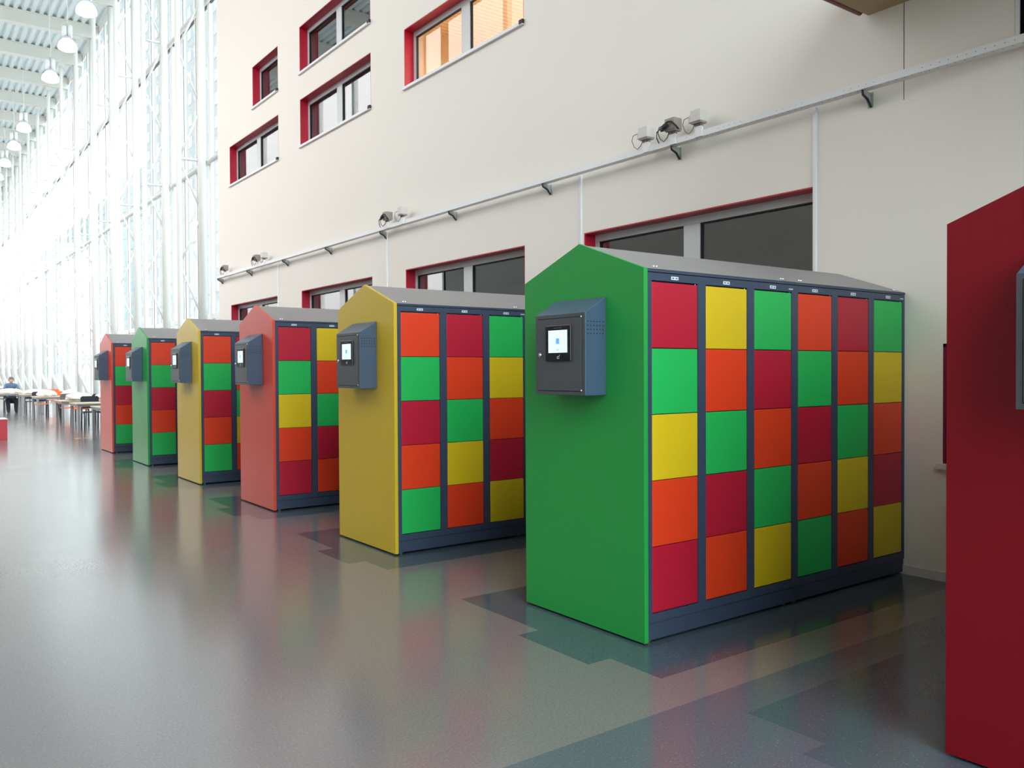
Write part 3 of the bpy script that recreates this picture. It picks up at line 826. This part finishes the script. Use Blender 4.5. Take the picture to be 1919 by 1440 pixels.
# low red bench with a white top at the left edge
bn = thing('low_bench', 'low red block bench with white top at the left edge', 'bench', (0.45, 21.95, 0))
MB().box(0, 1.6, 0, 0.62, 0, 0.455, 0.004).build('body', 'bench_red', bn)
MB().box(-0.01, 1.61, -0.01, 0.63, 0.455, 0.475, 0.004).build('seat_top', 'bench_top', bn)
for x, y, n in ((3.36, 21.25, 'left'), (3.57, 21.3, 'right')):
    tag(MB().box(x-0.06, x+0.06, y-0.05, y+0.05, 0.0, 0.002).build('floor_sticker', 'sticker_yellow'), '%s of two small yellow stickers on the floor before the tables' % n, 'sticker', 'yellow floor stickers')

# ---------------------------------------------------------------- seated person
def skin(name, verts, edges, radii, m, parent, root=0, sub=2):
    me = bpy.data.meshes.new(name); me.from_pydata(verts, edges, []); me.update()
    o = bpy.data.objects.new(name, me); COL.objects.link(o); o.parent = parent
    md = o.modifiers.new('skin', 'SKIN')
    for i, r_ in enumerate(radii): me.skin_vertices[0].data[i].radius = r_ if isinstance(r_, tuple) else (r_, r_)
    me.skin_vertices[0].data[root].use_root = True
    md.use_smooth_shade = True
    s_ = o.modifiers.new('sub', 'SUBSURF'); s_.levels = sub; s_.render_levels = sub
    me.materials.append(MATS[m]); return o
ps = thing('person', 'person in a blue top with short brown hair leaning over a table by the glass', 'person', (3.58, 37.05, 0))
# faces -y (towards the camera), leaning on the table whose edge is at y = 34.8..: sits on a chair
V = [(0, 0, 0.50), (0, -0.04, 0.70), (0, -0.12, 0.90), (0, -0.22, 1.06), (0, -0.26, 1.13),
     (-0.17, -0.20, 1.04), (-0.25, -0.34, 0.86), (-0.10, -0.55, 0.80), (0.17, -0.20, 1.04), (0.25, -0.34, 0.86), (0.10, -0.55, 0.80),
     (-0.10, 0.0, 0.48), (-0.13, -0.42, 0.50), (-0.13, -0.44, 0.08), (0.10, 0.0, 0.48), (0.13, -0.42, 0.50), (0.13, -0.44, 0.08),
     (-0.13, -0.58, 0.04), (0.13, -0.58, 0.04)]
E_ = [(0, 1), (1, 2), (2, 3), (3, 4), (3, 5), (5, 6), (6, 7), (3, 8), (8, 9), (9, 10), (0, 11), (11, 12), (12, 13), (0, 14), (14, 15), (15, 16), (13, 17), (16, 18)]
R_ = [(0.15, 0.12), (0.15, 0.11), (0.17, 0.11), (0.13, 0.09), 0.055, 0.065, 0.05, 0.035, 0.065, 0.05, 0.035, 0.09, 0.07, 0.045, 0.09, 0.07, 0.045, 0.035, 0.035]
body = skin('body', V, E_, R_, 'blue_cloth', ps)
skin('trousers', [V[0]]+V[11:17]+V[17:19], [(0, 1), (1, 2), (2, 3), (0, 4), (4, 5), (5, 6), (3, 7), (6, 8)], [(0.165, 0.135), 0.105, 0.085, 0.06, 0.105, 0.085, 0.06, 0.045, 0.045], 'trouser', ps)
hd = MB(); b2 = bmesh.new(); bmesh.ops.create_uvsphere(b2, u_segments=24, v_segments=18, radius=1)
for v in b2.verts:
    c = v.co; f = 1-0.22*max(0, -c.z)
    v.co = Vector((c.x*0.078*f, c.y*0.098*f, c.z*0.122))
    if c.y < -0.80 and abs(c.x) < 0.3 and -0.35 < c.z < 0.12: v.co.y -= 0.016
    if c.y < -0.6 and 0.1 < c.z < 0.3 and 0.2 < abs(c.x) < 0.55: v.co.y += 0.008
for f in b2.faces: f.smooth = True
hd.merge_keep(b2)
for sx in (-1, 1): hd.tube((sx*0.074, 0.005, 0.0), (sx*0.090, 0.012, 0.005), 0.026, 12)
ho_ = hd.build('head', 'skin', ps); ho_.location = (0, -0.31, 1.235); ho_.rotation_euler = (math.radians(22), 0, 0)
hh = MB(); b2 = bmesh.new(); bmesh.ops.create_uvsphere(b2, u_segments=24, v_segments=18, radius=1)
for v in list(b2.verts):
    c = v.co
    v.co = Vector((c.x*0.088, c.y*0.106+0.010, c.z*0.112+0.020))
bmesh.ops.delete(b2, geom=[f for f in b2.faces if f.calc_center_median().z < 0.0 and f.calc_center_median().y < 0.02 or (f.calc_center_median().y < -0.05 and f.calc_center_median().z < 0.06)], context='FACES')
for f in b2.faces: f.smooth = True
hh.merge_keep(b2); hair = hh.build('hair', 'hair', ho_)
for sx, nm in ((-1, 'l'), (1, 'r')):
    hv = [(0, 0, 0), (0, -0.05, -0.002)]; he = [(0, 1)]; hr_ = [(0.026, 0.018), (0.036, 0.014)]
    for q, (dx, ln) in enumerate(((-0.030, 0.062), (-0.011, 0.075), (0.010, 0.070), (0.029, 0.055))):
        i0 = len(hv); hv += [(dx, -0.085, -0.002), (dx*1.1, -0.085-ln*0.5, -0.010), (dx*1.1, -0.085-ln, -0.022)]
        he += [(1, i0), (i0, i0+1), (i0+1, i0+2)]; hr_ += [0.010, 0.009, 0.008]
    i0 = len(hv); hv += [(-sx*0.040, -0.030, -0.004), (-sx*0.055, -0.060, -0.010)]; he += [(0, i0), (i0, i0+1)]; hr_ += [0.012, 0.010]
    h = skin('hand', hv, he, hr_, 'skin', ps, 0, 2); h.location = (sx*0.10, -0.57, 0.79)
make_chair(3.58, 37.12, 0, 'chair_black', 'chair_black', 'dark chair under the seated person')
make_table(36.05, 36.75, 'narrow beige table the person leans on', 2.85)
